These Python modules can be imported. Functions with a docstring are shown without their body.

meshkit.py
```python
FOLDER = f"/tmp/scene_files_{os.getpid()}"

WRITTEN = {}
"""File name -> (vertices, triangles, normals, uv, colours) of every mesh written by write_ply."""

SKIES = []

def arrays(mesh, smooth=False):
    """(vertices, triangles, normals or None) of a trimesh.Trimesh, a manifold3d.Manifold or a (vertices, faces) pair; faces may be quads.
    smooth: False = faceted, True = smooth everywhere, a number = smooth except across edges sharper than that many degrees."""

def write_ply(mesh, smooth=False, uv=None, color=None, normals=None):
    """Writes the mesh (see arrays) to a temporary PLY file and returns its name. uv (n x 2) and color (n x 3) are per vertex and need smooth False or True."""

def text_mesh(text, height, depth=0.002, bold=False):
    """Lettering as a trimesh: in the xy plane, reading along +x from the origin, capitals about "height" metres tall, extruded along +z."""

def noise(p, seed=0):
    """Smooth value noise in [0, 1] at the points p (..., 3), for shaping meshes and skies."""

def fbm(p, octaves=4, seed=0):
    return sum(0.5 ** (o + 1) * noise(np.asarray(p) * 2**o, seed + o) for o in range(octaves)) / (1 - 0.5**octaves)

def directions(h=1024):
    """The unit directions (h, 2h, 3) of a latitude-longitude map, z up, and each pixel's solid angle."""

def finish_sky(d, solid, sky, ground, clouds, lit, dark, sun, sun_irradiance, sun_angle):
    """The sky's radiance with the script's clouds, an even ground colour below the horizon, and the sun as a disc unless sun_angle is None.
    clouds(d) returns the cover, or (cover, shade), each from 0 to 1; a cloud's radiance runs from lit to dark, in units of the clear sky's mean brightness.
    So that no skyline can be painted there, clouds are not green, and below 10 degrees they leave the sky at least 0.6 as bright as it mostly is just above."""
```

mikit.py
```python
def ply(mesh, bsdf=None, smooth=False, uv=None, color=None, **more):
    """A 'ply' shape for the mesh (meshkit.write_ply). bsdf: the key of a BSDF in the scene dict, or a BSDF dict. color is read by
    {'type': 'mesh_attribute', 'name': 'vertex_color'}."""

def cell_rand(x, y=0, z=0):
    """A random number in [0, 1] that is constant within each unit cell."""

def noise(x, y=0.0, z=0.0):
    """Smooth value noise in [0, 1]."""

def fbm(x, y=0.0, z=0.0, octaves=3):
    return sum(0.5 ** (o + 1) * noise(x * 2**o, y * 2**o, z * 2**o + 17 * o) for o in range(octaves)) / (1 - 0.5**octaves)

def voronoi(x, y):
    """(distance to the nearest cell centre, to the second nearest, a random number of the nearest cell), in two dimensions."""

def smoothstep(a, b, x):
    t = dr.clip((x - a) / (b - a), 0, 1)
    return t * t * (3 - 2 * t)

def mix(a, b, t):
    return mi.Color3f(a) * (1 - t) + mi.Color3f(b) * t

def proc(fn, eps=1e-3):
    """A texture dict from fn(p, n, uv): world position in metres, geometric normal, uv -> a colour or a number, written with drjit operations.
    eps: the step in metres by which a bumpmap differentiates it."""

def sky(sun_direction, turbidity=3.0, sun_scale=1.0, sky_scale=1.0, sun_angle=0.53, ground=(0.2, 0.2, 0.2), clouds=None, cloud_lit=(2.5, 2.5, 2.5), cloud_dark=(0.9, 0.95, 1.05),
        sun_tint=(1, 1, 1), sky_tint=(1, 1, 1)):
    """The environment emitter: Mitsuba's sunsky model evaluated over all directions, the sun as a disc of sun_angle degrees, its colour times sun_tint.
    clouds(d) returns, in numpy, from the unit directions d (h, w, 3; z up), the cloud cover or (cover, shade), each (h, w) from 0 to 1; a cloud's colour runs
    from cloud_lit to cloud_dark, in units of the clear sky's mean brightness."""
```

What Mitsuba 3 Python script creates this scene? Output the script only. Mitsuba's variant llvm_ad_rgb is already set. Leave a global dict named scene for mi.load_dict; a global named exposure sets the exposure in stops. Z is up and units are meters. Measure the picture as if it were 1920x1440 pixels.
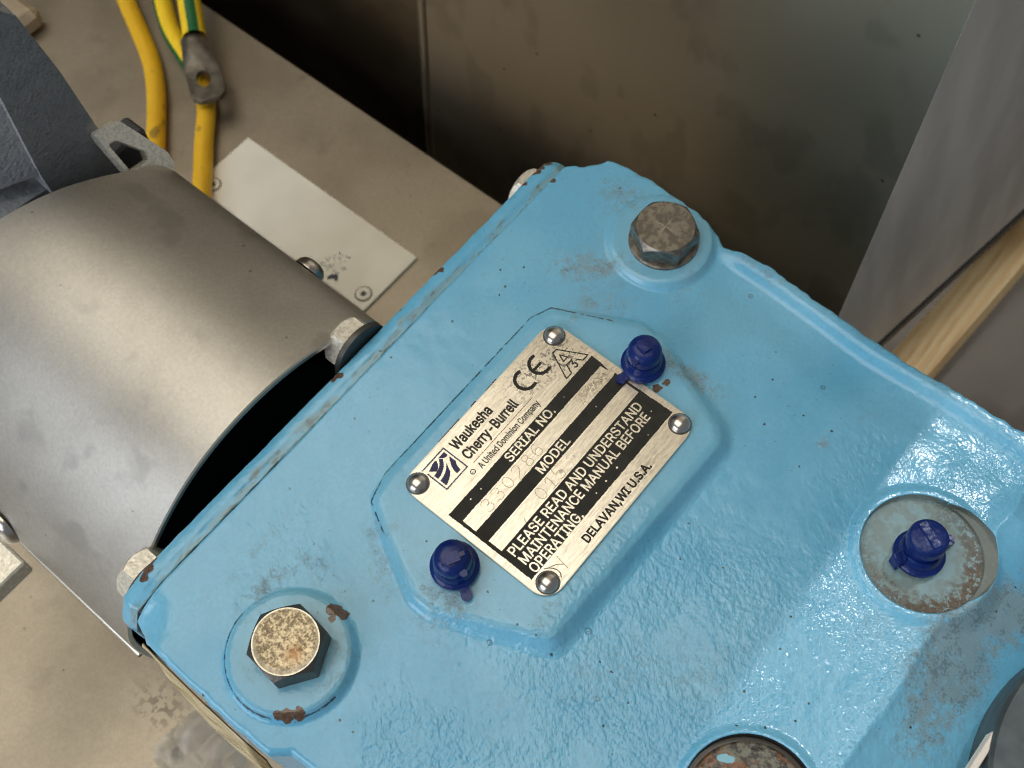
import math, random
import numpy as np
import trimesh, shapely, mitsuba as mi, drjit as dr
from shapely.geometry import Polygon, LineString, Point, box as sbox
from shapely import affinity
from scipy.spatial import Delaunay, cKDTree
import mikit, meshkit
from mikit import proc, noise, fbm, voronoi, smoothstep, mix, cell_rand

T = mi.ScalarTransform4f
rng = np.random.default_rng(7)
random.seed(7)
scene, labels = {}, {}
MM = 0.001

# ------------------------------------------------------------------ camera, light, exposure
CAM = np.array([-87.2634, -72.8227, 271.6917]) * MM
RM = np.array([[0.6391109, -0.7682878, -0.0356524], [-0.6998888, -0.5617412, -0.4411377], [0.3188933, 0.3068886, -0.896731]])
FWD, UP = RM[2], -RM[1]
scene['camera'] = {'type': 'thinlens', 'fov': 47.15, 'fov_axis': 'x', 'near_clip': 0.01, 'far_clip': 20.0,
                   'aperture_radius': 0.0009, 'focus_distance': 0.285,
                   'to_world': T().look_at(origin=CAM.tolist(), target=(CAM + FWD).tolist(), up=UP.tolist())}
exposure = 0.08
scene['workshop_light'] = {'type': 'constant', 'radiance': {'type': 'rgb', 'value': [0.17, 0.18, 0.19]}}


def lamp(key, centre, ex, ey, radiance, label, cat):
    """A flat downward lamp: housing and emitting diffuser. ex, ey are half-extent vectors."""
    c, ex, ey = np.array(centre, float), np.array(ex, float), np.array(ey, float)
    n = np.cross(ex, ey); n /= np.linalg.norm(n)
    if n[2] > 0:
        ey, n = -ey, -n
    v = np.array([c - ex - ey, c + ex - ey, c + ex + ey, c - ex + ey])
    scene[key + '__diffuser'] = mikit.ply((v, np.array([[0, 1, 2], [0, 2, 3]])), {'type': 'diffuse', 'reflectance': {'type': 'rgb', 'value': [.5, .5, .5]}},
                                          emitter={'type': 'area', 'radiance': {'type': 'rgb', 'value': list(radiance)}})
    up = -n * 0.06
    o = 1.04
    a = np.array([c + sx * ex * o + sy * ey * o - n * 0.004 + (up if k else 0) for k in (0, 1) for sx, sy in ((-1, -1), (1, -1), (1, 1), (-1, 1))])
    scene[key + '__housing'] = mikit.ply(trimesh.convex.convex_hull(a), 'grey_enamel')
    labels[key] = {'label': label, 'category': cat}


# ------------------------------------------------------------------ materials
def P(**k):
    d = {'type': 'principled'}
    for a, b in k.items():
        if isinstance(b, (tuple, list)):
            b = {'type': 'rgb', 'value': list(b)}
        d[a] = b
    return d


def two(b):
    return {'type': 'twosided', 'bsdf': b}


def bump(b, fn, scale, eps):
    return {'type': 'bumpmap', 'texture': proc(fn, eps), 'scale': scale, 'bsdf': b}


def blob(x, y, cx, cy, rx, ry=None, a=0.0):
    ry = ry or rx
    c, s = math.cos(a), math.sin(a)
    u, v = ((x - cx) * c + (y - cy) * s) / rx, (-(x - cx) * s + (y - cy) * c) / ry
    return dr.exp(-(u * u + v * v))


def segd(x, y, ax, ay, bx, by):
    L2 = (bx - ax) ** 2 + (by - ay) ** 2
    t = dr.clip(((x - ax) * (bx - ax) + (y - ay) * (by - ay)) / L2, 0, 1)
    return dr.sqrt(dr.square(x - ax - t * (bx - ax)) + dr.square(y - ay - t * (by - ay)))


DIRT = [  # x, y, rx, ry, angle, strength: grime that lies in the corners of the casting
    (50, 26, 12, 6, -.9, .85), (74, 33, 7, 9, 0, .7), (44, 16, 10, 5, -1.0, .55), (61, 3, 12, 3.5, .25, .35),
    (-48, 14, 9, 4, 1.0, .5), (-57, 27, 5, 5, 0, .55), (-70, 32, 10, 4, 0, .7), (-43, -4, 6, 9, 0, .75), (-31, -24, 8, 4, .2, .45), (-69, 9, 5, 6, 0, .5), (-78, 3.5, 8, 3, 0, .5), (-86, 20, 3, 7, 0, .4), (-52, -4, 4, 9, 0, .4),
    (41, -14, 3.4, 11, .12, 1.0), (36, 20, 4, 4, 0, .35), (37, -3, 5, 5, 0, .45), (-40, 20, 3, 8, .6, .4),
    (22, -101, 17, 7, 0.2, .95), (35, -108, 18, 8, -0.2, .8), (5, -108, 14, 10, 0, .55), (20, -112, 6, 4, 0, .8), (41, -109, 6, 6, 0, .8),
    (-30, -45, 14, 6, .3, .35), (-22, -55, 10, 8, .3, .3), (-50, -30, 10, 6, 0, .35), (-2, -62, 9, 6, 0, .22), (-18, -62, 8, 6, 0, .3),
    (48, -50, 2.2, 2.2, 0, .75), (52, -35, 6, 5, 0, .22), (60, -55, 9, 6, 0, .28), (30, -65, 5, 5, 0, .25), (15, -85, 8, 6, 0, .3),
    (-62, 40, 20, 2.2, 0, .4), (20, 47, 30, 2.2, 0, .2), (-36, -39, 8, 3, .4, .3), (78, -8, 2.2, 12, 0, .5), (79, -50, 2.0, 30, 0, .45),
]
CHIPS = [  # x, y, r: paint knocked off down to brown primer
    (-63.0, 15.2, 1.7), (-62.3, 12.9, 1.3), (-64.6, 14.0, .9), (-87.6, 6.6, 1.5), (-85.6, 4.8, 1.4), (-89.0, 8.4, .9),
    (-86.3, 57.4, 1.2), (-84.2, 58.2, 1.5), (-82.4, 59.0, 1.1), (-16.4, 57.9, 1.0), (-18.0, 58.4, .8), (24.6, 58.7, 1.0), (23.2, 59.2, .8),
    (66.2, 58.8, 1.4), (68.6, 58.9, 1.2), (71.0, 58.2, 1.2), (61.0, 58.8, .9), (31.6, -9.6, 1.1), (34.6, -10.6, .8), (29.9, -8.0, .6),
    (65.3, 51.6, .7),
]
PITS = [(-45.6, 2.2, .55), (-45.0, -18.0, .6), (-28.0, -34.2, .75), (-37.2, -25.9, .2), (-55.2, 9.9, .2), (-39.0, -45.5, .5), (60.5, -42, .5), (71, -12, .5), (47, -30, .2)]
CRACKS = [  # fine dark lines where the paint has cracked along an edge
    (-41.5, 18.5, -37.2, 27.0), (-37.2, 27.0, -29.5, 29.4), (-29.5, 29.4, 27.5, 29.0), (27.5, 29.0, 33.5, 26.6), (33.5, 26.6, 40.5, 11.5),
]


def dirt_of(x, y):
    m = 0
    for (cx, cy, rx, ry, a, s) in DIRT:
        m = m + s * blob(x, y, cx, cy, rx, ry, a)
    g = 0.55 * fbm(x * .55, y * .55, 3.1, 3) + 0.45 * fbm(x * 2.3, y * 2.3, 9.7, 2)
    return dr.clip(smoothstep(0.30, 0.86, g + 0.42 * dr.minimum(m, 1.3) - 0.22 + .22 * (noise(x * 3.2, y * 3.2, 1) - .5)) * dr.minimum(m * 1.5, 1) * 1.15, 0, 1)


def chip_of(x, y):
    w = (fbm(x * 1.1, y * 1.1, 4.4, 2) - 0.5) * 2.4
    d = mi.Float(9)
    for (cx, cy, r) in CHIPS:
        d = dr.minimum(d, dr.sqrt(dr.square(x - cx) + dr.square(y - cy)) - r)
    return smoothstep(0.18, -0.02, d + w * .55)


def paint_color(p, n, uv):
    x, y, z = p.x * 1000, p.y * 1000, p.z * 1000
    big = fbm(x * .045 + 3, y * .045, 0, 3)
    fine = noise(x * 1.7, y * 1.7, z)
    c = mix((.120, .390, .590), (.158, .434, .622), smoothstep(.3, .7, big))
    c = c * (0.95 + 0.1 * fine)
    # casting pits under the paint
    for (cx, cy, rr) in PITS:
        pr = dr.sqrt(dr.square(x - cx) + dr.square(y - cy))
        c = mix(c, (.05, .06, .06), (smoothstep(.22, .10, dr.abs(pr - rr)) * .7 + smoothstep(.3, .1, pr) * .5) * (.5 + .5 * noise(x * 2.2, y * 2.2, cx)))
    # chalky, faded paint on the flat tops that are wiped most
    pale = dr.minimum(blob(x, y, -76.2, 16, 15, 15) + blob(x, y, 68.5, 16, 14, 14) + blob(x, y, -2, 0, 46, 30), 1)
    c = mix(c, (.235, .45, .54), pale * .6 * smoothstep(-1.6, -.4, z))
    c = mix(c, mix((.19, .24, .245), (.115, .11, .092), smoothstep(.5, .72, .6 * fbm(x * .5, y * .5, 6, 3) + .4 * noise(x * 2.6, y * 2.6, 2))), .72 * dirt_of(x, y))
    # worn grey-green band on the cover next to the joint
    band = smoothstep(52.4, 53.0, y) * smoothstep(55.6, 54.2, y + 2.6 * (fbm(x * .16, y * .5, 1, 3) - .5) * 2) * smoothstep(-16, -9, z)
    c = mix(c, (.19, .29, .29), band * .6)
    c = mix(c, (.10, .115, .10), band * smoothstep(.54, .72, fbm(x * .45, y * 1.4, 7, 3)) * .6)
    c = mix(c, (.035, .035, .03), smoothstep(52.2, 52.4, y) * smoothstep(53.5, 52.9, y + .9 * (fbm(x * .3, 2, 5, 3) - .5)) * .9)
    d = mi.Float(9)
    for s in CRACKS:
        d = dr.minimum(d, segd(x, y, *s))
    ra = dr.sqrt(dr.square(x + 77.0) + dr.square(y - 16.4))
    an = dr.atan2(y - 16.4, x + 77.0)
    d = dr.minimum(d, dr.abs(ra - 15.3) + dr.select((dr.abs(an) > 1.6) | ((an < -1.6) & (an > -2.6)), 0.0, 5.0))
    wob = fbm(x * .6, y * .6, 2.2, 2)
    c = mix(c, (.03, .035, .035), smoothstep(.30, .1, d + .30 * (fbm(x * 1.2, y * 1.2, 0, 3) - .42)) * smoothstep(.30, .44, wob) * .9)
    # black specks and pin holes
    v1, v2, vr = voronoi(x * .21 + 11, y * .21)
    gate = smoothstep(.48, .60, fbm(x * .05 + 9, y * .05, 5, 2))
    c = mix(c, (.03, .03, .028), gate * dr.select(vr > .88, 1.0, 0.0) * smoothstep(.075, .05, v1 + .06 * (noise(x * 3, y * 3) - .5)) * .9)
    v1, v2, vr = voronoi(x * .55 + 3, y * .55 + 9)
    c = mix(c, (.07, .085, .085), (.3 + .7 * gate) * dr.select(vr > .95, 1.0, 0.0) * smoothstep(.11, .06, v1) * .7)
    c = mix(c, mix((.045, .026, .018), (.15, .095, .065), fbm(x * 1.8, y * 1.8, 5, 3)), chip_of(x, y) * smoothstep(-14, -8, z))
    return c


def paint_rough(p, n, uv):
    x, y = p.x * 1000, p.y * 1000
    return dr.clip(0.17 + 0.45 * dirt_of(x, y) + .12 * (fbm(x * .3, y * .3, 8, 2) - .5), .15, .9)


def paint_bump(p, n, uv):
    x, y = p.x * 1000, p.y * 1000
    # hammered texture: strong on the low ground, thin and smooth where the paint pooled on the far side
    m = smoothstep(0.0, 1.0, .40 + (-.012 * x - .013 * y) + blob(x, y, 60, -85, 28, 22) * .9)
    m = dr.clip(.16 + .84 * m, 0, 1)
    on_top = dr.minimum(blob(x, y, -76.2, 16, 12, 12) + blob(x, y, 68.5, 16, 12, 12) + smoothstep(44, 36, dr.abs(x + 3)) * smoothstep(26, 22, dr.abs(y)), 1)
    m = m * (1 - .8 * on_top) * (1 - .75 * blob(x, y, 30, -46, 17, 15))
    patch = .35 + .9 * smoothstep(.35, .65, fbm(x * .07 + 5, y * .07, 2, 3))
    m = m + .35 * dr.exp(-dr.square((y + 96) / 2.5))
    u = x * .74 - y * .67
    v = x * .67 + y * .74
    w = fbm(x * .9, y * .9, 1.5, 2) * 1.6
    crinkle = noise(u * 1.25 + w, v * 1.15 - w, 0) * .40 + noise(x * 2.3 - w, y * 2.1 + w, 5) * .20 + noise(u * 4.3, v * 3.9 + w, 4) * .09
    return crinkle * m * patch + noise(u * .45 + w * .5, v * .4, 9) * .35 * m + fbm(x * .16, y * .16, 3, 2) * .5 + .02 * noise(x * 4, y * 4, 7)


def grime(lo, hi, s=.3, seed=0.0, contrast=(.35, .65)):
    def fn(p, n, uv):
        x, y, z = p.x * 1000 * s, p.y * 1000 * s, p.z * 1000 * s
        return mix(lo, hi, smoothstep(contrast[0], contrast[1], fbm(x + seed, y, z, 4)))
    return fn


scene['blue_paint'] = two(bump(P(base_color=proc(paint_color), roughness=proc(paint_rough), specular=.55), paint_bump, 0.00026, 3e-5))


def plate_metal(p, n, uv):
    x, y = p.x * 1000, p.y * 1000
    streak = fbm(x * .25, y * 7.0, 0, 2) * .6 + fbm(x * .9, y * 3.2, 5, 2) * .4
    c = mix((.56, .525, .45), (.72, .68, .59), smoothstep(.3, .7, streak))
    # scuffed dark pitting around the printed marks at the upper right
    m = blob(x, y, 14, 17, 9, 5) + blob(x, y, 24, 13, 5, 7) + blob(x, y, 24, 3, 4, 2) * .8 + blob(x, y, 0, -5, 5, 1.5) * .8
    c = mix(c, (.16, .155, .15), smoothstep(.60, .70, fbm(x * 1.5, y * 1.5, 2, 3) + .10 * dr.minimum(m, 1.2) - .06) * dr.minimum(m, 1) * .9)
    m2 = blob(x, y, 26, 20, 5, 4) + blob(x, y, 10, -21, 8, 2) + blob(x, y, 22, 3.5, 6, 2)
    c = c * (1 - .35 * dr.minimum(m2, 1) * smoothstep(.4, .6, fbm(x * .9, y * 2.5, 12, 3)))
    return c


def plate_bump(p, n, uv):
    x, y = p.x * 1000, p.y * 1000
    return .7 * noise(x * .35, y * 9.0, 0) + .5 * fbm(x * 1.2, y * 2.2, 3, 2)


scene['plate_aluminium'] = two(bump(P(base_color=proc(plate_metal), metallic=1.0, roughness=.30), plate_bump, 0.000035, 3e-5))
scene['plate_edge'] = two(P(base_color=(.55, .52, .46), metallic=1.0, roughness=.4))


def ink_col(p, n, uv):
    x, y = p.x * 1000, p.y * 1000
    return mix((.020, .019, .016), (.034, .032, .027), fbm(x * .5, y * .5, 0, 3))


scene['black_ink'] = two(P(base_color=proc(ink_col), roughness=.6, specular=.18))
scene['navy_ink'] = two(P(base_color=(.022, .022, .075), roughness=.5, specular=.35))
scene['red_ink'] = two(P(base_color=(.16, .035, .02), roughness=.5))
scene['engraving'] = two(P(base_color=(.36, .29, .19), metallic=.5, roughness=.55))
scene['scratch'] = two(P(base_color=(.95, .92, .85), metallic=1.0, roughness=.25))
scene['rivet_steel'] = two(P(base_color=(.56, .53, .49), metallic=1.0, roughness=.22))


def bolt_top(p, n, uv):
    x, y, z = p.x * 1000, p.y * 1000, p.z * 1000
    left = smoothstep(0, -40, x)
    g = fbm(x * .8, y * .8, z * .8, 4)
    c = mix((.16, .145, .125), (.26, .24, .205), smoothstep(.35, .65, g))
    zinc = mix((.16, .13, .085), (.56, .47, .32), smoothstep(.38, .70, .45 * fbm(x * .9, y * .9, z, 3) + .55 * fbm(x * 2.6, y * 2.6, z, 3) + .07 * blob(x, y, -78, 13, 5, 4)))
    zinc = mix(zinc, (.30, .16, .07), blob(x, y, -76.8, 12.8, 2.0) * .8)
    ring = smoothstep(6.6, 7.4, dr.sqrt(dr.square(x + 75.6) + dr.square(y - 16.5)))
    zinc = mix(zinc, (.30, .28, .24), ring * .6)
    zinc = mix(zinc, (.80, .74, .60), smoothstep(7.45, 7.7, dr.sqrt(dr.square(x + 76) + dr.square(y - 16.2))) * .8)
    top = smoothstep(.8, .95, n.z)
    # star-shaped scrape in the middle of the right-hand head
    dx, dy = x - 68.6, y - 15.6
    rr, th = dr.sqrt(dx * dx + dy * dy), dr.atan2(dy, dx)
    star = smoothstep(.72, .95, dr.cos(th * 4 + .6 * dr.sin(th * 3))) * smoothstep(4.2, .4, rr)
    c = mix(c, (.46, .43, .38), star * .7)
    c = mix(c, mix((.13, .125, .11), zinc, top), left)
    return c


def bolt_bump(p, n, uv):
    x, y, z = p.x * 1000, p.y * 1000, p.z * 1000
    return fbm(x * 1.4, y * 1.4, z * 1.4, 3) * (.35 + .65 * smoothstep(0, -40, x))


def bolt_rough(p, n, uv):
    return .34 + .2 * fbm(p.x * 900, p.y * 900, p.z * 900, 2)


scene['bolt_steel'] = two(bump(P(base_color=proc(bolt_top), metallic=.9, roughness=proc(bolt_rough)), bolt_bump, 0.00016, 5e-5))
scene['zinc_plate'] = two(bump(P(base_color=proc(grime((.58, .55, .47), (.74, .70, .60), 1.5, 2)), metallic=.5, roughness=.38), lambda p, n, uv: fbm(p.x * 1300, p.y * 1300, p.z * 1300, 2), 0.00012, 5e-5))
scene['dark_steel'] = two(P(base_color=(.085, .082, .078), metallic=.8, roughness=.45))


def rust_col(p, n, uv):
    x, y = p.x * 1000, p.y * 1000
    c = mix((.045, .042, .035), (.16, .155, .125), smoothstep(.35, .65, fbm(x * .9, y * .9, 1, 4)))
    c = mix(c, (.21, .095, .045), smoothstep(.50, .74, .6 * fbm(x * .35, y * .35, 6, 3) + .4 * fbm(x * 1.6, y * 1.6, 2, 3) + .12 * blob(x, y, -30.5, -80.5, 6, 5) - .02) * .8)
    k = blob(x, y, -31.2, -76.2, 1.5, 3.0, .5) + blob(x, y, -34.6, -79.4, 1.6, 1.2) * .8
    c = mix(c, (.20, .42, .52), smoothstep(.48, .60, k * .8 + .3 * (fbm(x * 1.6, y * 1.6, 3, 2) - .4)))
    return c


scene['rusty_iron'] = two(bump(P(base_color=proc(rust_col), metallic=.25, roughness=.5, specular=.5), lambda p, n, uv: fbm(p.x * 1500, p.y * 1500, 0, 3), 0.00022, 5e-5))


def face_col(p, n, uv):
    x, y = p.x * 1000, p.y * 1000
    r = dr.sqrt(dr.square(x - 38) + dr.square(y + 85))
    g = fbm(x * .9, y * .9, 2, 4)
    th = dr.atan2(y + 85, x - 38)
    side = .55 + .45 * dr.cos(th + 1.9)
    c = mix((.21, .33, .36), (.19, .265, .265), smoothstep(.4, .6, fbm(x * .4, y * .4, 8, 3)))
    m = smoothstep(8.5, 13.2, r + 5 * (g - .5)) * side
    c = mix(c, mix((.045, .033, .022), (.155, .12, .082), fbm(x * 1.8, y * 1.8, 4, 3)), dr.clip(m * 1.1, 0, 1) * smoothstep(.42, .58, .45 * g + .55 * fbm(x * 2.4, y * 2.4, 6, 3) + .13 * m))
    c = mix(c, (.15, .175, .16), smoothstep(14.5, 14.9, r) * .9)
    return c


scene['spot_face_paint'] = two(bump(P(base_color=proc(face_col), roughness=.5, specular=.4), lambda p, n, uv: fbm(p.x * 1400, p.y * 1400, 0, 3), 0.00014, 5e-5))


def cap_col(p, n, uv):
    return mix((.001, .011, .085), (.003, .020, .155), fbm(p.x * 300, p.y * 300, p.z * 300, 3))


scene['blue_plastic'] = two(bump(P(base_color=proc(cap_col), roughness=.30, specular=.32, clearcoat=.1, clearcoat_gloss=.7), lambda p, n, uv: fbm(p.x * 700, p.y * 700, p.z * 700, 2), 0.0002, 6e-5))


def sheet_col(lo, hi, stain):
    def fn(p, n, uv):
        x, y, z = p.x * 1000, p.y * 1000, p.z * 1000
        g = fbm(x * .035, y * .035, z * .035, 4)
        c = mix(lo, hi, smoothstep(.3, .7, g))
        c = c * (.93 + .14 * noise(x * 1.6, y * 1.6, z * 1.6))
        v1, v2, vr = voronoi(x * .06 + z * .05, y * .06 + z * .02)
        c = c * (1 - .45 * dr.select(vr > .86, 1.0, 0.0) * smoothstep(.04, .015, v1 + .02 * noise(x, y, z)))
        return mix(c, stain, .55 * smoothstep(.60, .76, fbm(x * .09 + 7, y * .09, z * .09, 4)))
    return fn


def fine_grain(p, n, uv):
    return noise(p.x * 2600, p.y * 2600, p.z * 2600)


scene['guard_steel'] = two(bump(P(base_color=proc(sheet_col((.47, .445, .40), (.55, .525, .475), (.37, .35, .32))), metallic=1.0, roughness=.49), fine_grain, 0.00003, 1e-4))
scene['guard_inside_shade'] = two(P(base_color=(.008, .008, .008), metallic=.0, roughness=.8, specular=.1))  # near-black stands for the shade inside the guard
scene['guard_edge'] = two(P(base_color=(.70, .67, .60), metallic=1.0, roughness=.33))


def base_col(p, n, uv):
    x, y = p.x * 1000, p.y * 1000
    c = sheet_col((.325, .283, .22), (.39, .34, .268), (.265, .225, .175))(p, n, uv)
    m = blob(x, y, -112, 74, 7, 9) + blob(x, y, -120, 60, 9, 5)
    c = mix(c, (.12, .10, .08), smoothstep(.53, .66, fbm(x * .6, y * .6, 3, 3) + .12 * m - .05) * dr.minimum(m, 1) * .7)
    return c


scene['base_steel'] = two(bump(P(base_color=proc(base_col), metallic=.9, roughness=.46), fine_grain, 0.00004, 1e-4))


def cab_col(p, n, uv):
    x, y, z = p.x * 1000, p.y * 1000, p.z * 1000
    c = mix((.35, .295, .22), (.41, .348, .262), fbm(y * .03, z * .02, x * .02, 4))
    v1, v2, vr = voronoi(y * .055, z * .055)
    c = c * (1 - .6 * dr.select(vr > .88, 1.0, 0.0) * smoothstep(.045, .02, v1))
    return mix(c, (.20, .17, .13), .35 * smoothstep(.55, .75, fbm(y * .08 + 5, z * .05, 0, 4)))


scene['cabinet_steel'] = two(P(base_color=proc(cab_col), metallic=.95, roughness=.43))
scene['cabinet_shaded_steel'] = two(P(base_color=proc(grime((.13, .10, .065), (.18, .14, .095), .04, 3)), metallic=.95, roughness=.34))  # darker copy of the cabinet steel, shade painted into its colour


def side_col(p, n, uv):
    x, y, z = p.x * 1000, p.y * 1000, p.z * 1000
    g = fbm(x * .05, y * .05, z * .012, 4)
    s = fbm((x + z * .35) * .09, 3, z * .008, 3)
    c = mix((.56, .53, .49), (.72, .69, .64), smoothstep(.3, .7, .5 * g + .5 * s))
    return c


scene['cabinet_side_steel'] = two(P(base_color=proc(side_col), metallic=.45, roughness=.5))
scene['black_edge'] = two(P(base_color=(.03, .033, .04), roughness=.5))


def wood_col(p, n, uv):
    x, y, z = p.x * 1000, p.y * 1000, p.z * 1000
    w = y + 2.2 * fbm(x * .012, y * .05, z * .05, 3) + z * .6
    ring = .5 + .5 * dr.sin(w * 1.5 + 3 * fbm(x * .02, y * .1, 0, 2))
    c = mix((.88, .58, .27), (.95, .72, .40), ring)
    c = mix(c, (.50, .29, .11), blob(x, y, 285, -44, 16, 10) * .8 + .3 * smoothstep(.58, .75, fbm(x * .05, y * .5, 4, 3)))
    return c


scene['pine_wood'] = two(P(base_color=proc(wood_col), roughness=.65, specular=.3))


def floor_col(p, n, uv):
    x, y = p.x * 1000, p.y * 1000
    c = mix((.17, .15, .125), (.24, .215, .185), smoothstep(.3, .7, fbm(x * .012, y * .012, 0, 4)))
    return mix(c, (.10, .08, .065), smoothstep(.57, .70, fbm(x * .02 + 4, y * .02, 5, 4)) * .6)


scene['concrete'] = two(P(base_color=proc(floor_col), roughness=.8, specular=.25))
scene['card_plastic'] = two(P(base_color=proc(grime((.72, .685, .59), (.79, .755, .66), .05, 4)), roughness=.42, specular=.4))
scene['card_ink'] = two(P(base_color=(.02, .025, .05), roughness=.5))
scene['card_ink_faint'] = two(P(base_color=(.34, .33, .29), roughness=.5))


def yellow_col(p, n, uv):
    x, y, z = p.x * 1000, p.y * 1000, p.z * 1000
    c = mix((.66, .37, .012), (.74, .44, .02), fbm(x * .1, y * .1, z * .1, 3))
    return mix(c, (.22, .13, .02), smoothstep(.60, .78, fbm(x * .16 + 3, y * .16, z * .16, 4)) * .8)


scene['yellow_sleeve'] = two(P(base_color=proc(yellow_col), roughness=.42, specular=.45))
scene['yellow_wire'] = two(P(base_color=(.82, .56, .02), roughness=.38, specular=.5))
scene['green_wire'] = two(P(base_color=(.006, .11, .030), roughness=.38, specular=.5))
scene['lug_tin'] = two(P(base_color=proc(grime((.10, .088, .07), (.17, .15, .125), .25, 9)), metallic=.75, roughness=.48))


def cast_col(p, n, uv):
    x, y, z = p.x * 1000, p.y * 1000, p.z * 1000
    c = mix((.20, .215, .23), (.25, .265, .278), fbm(x * .2, y * .2, z * .2, 3))
    return mix(c, (.05, .052, .055), .3 * smoothstep(.45, .8, fbm(x * 1.6, y * 1.6, z * 1.6, 3)))


scene['cast_grey'] = two(bump(P(base_color=proc(cast_col), roughness=.42, specular=.5), lambda p, n, uv: fbm(p.x * 1200, p.y * 1200, p.z * 1200, 2), 0.00035, 1e-4))
scene['foot_bronze'] = two(P(base_color=proc(grime((.34, .27, .19), (.46, .38, .27), .12, 1)), metallic=.2, roughness=.5))
scene['head_steel'] = two(P(base_color=proc(grime((.05, .062, .065), (.085, .105, .108), .14, 5, (.3, .7))), metallic=.3, roughness=.45))
scene['cream_gasket'] = two(P(base_color=(.70, .63, .55), roughness=.6))
scene['red_rubber'] = two(P(base_color=(.36, .045, .03), roughness=.5))
scene['grey_enamel'] = two(P(base_color=(.30, .31, .32), roughness=.5))


def tape_col(p, n, uv):
    x, y, z = p.x * 1000, p.y * 1000, p.z * 1000
    s = fbm(x * .9 + z * .30, y * .10, z * .02, 3)
    c = mix((.34, .26, .12), (.58, .49, .30), smoothstep(.32, .62, s))
    return mix(c, (.12, .08, .015), smoothstep(.42, .75, blob(x, y, -101, 8, 7, 6) * .8 + .3 * s) + .5 * smoothstep(.60, .68, fbm(x * 1.8 + z * .7, y * .12, 3, 3)))


scene['yellowed_tape'] = two(P(base_color=proc(tape_col), roughness=.35, specular=.5))
scene['clear_film'] = {'type': 'blendbsdf', 'weight': .32, 'a': {'type': 'thindielectric', 'int_ior': 1.5}, 'b': two(P(base_color=(.5, .47, .42), roughness=.3, specular=.6))}


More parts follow.
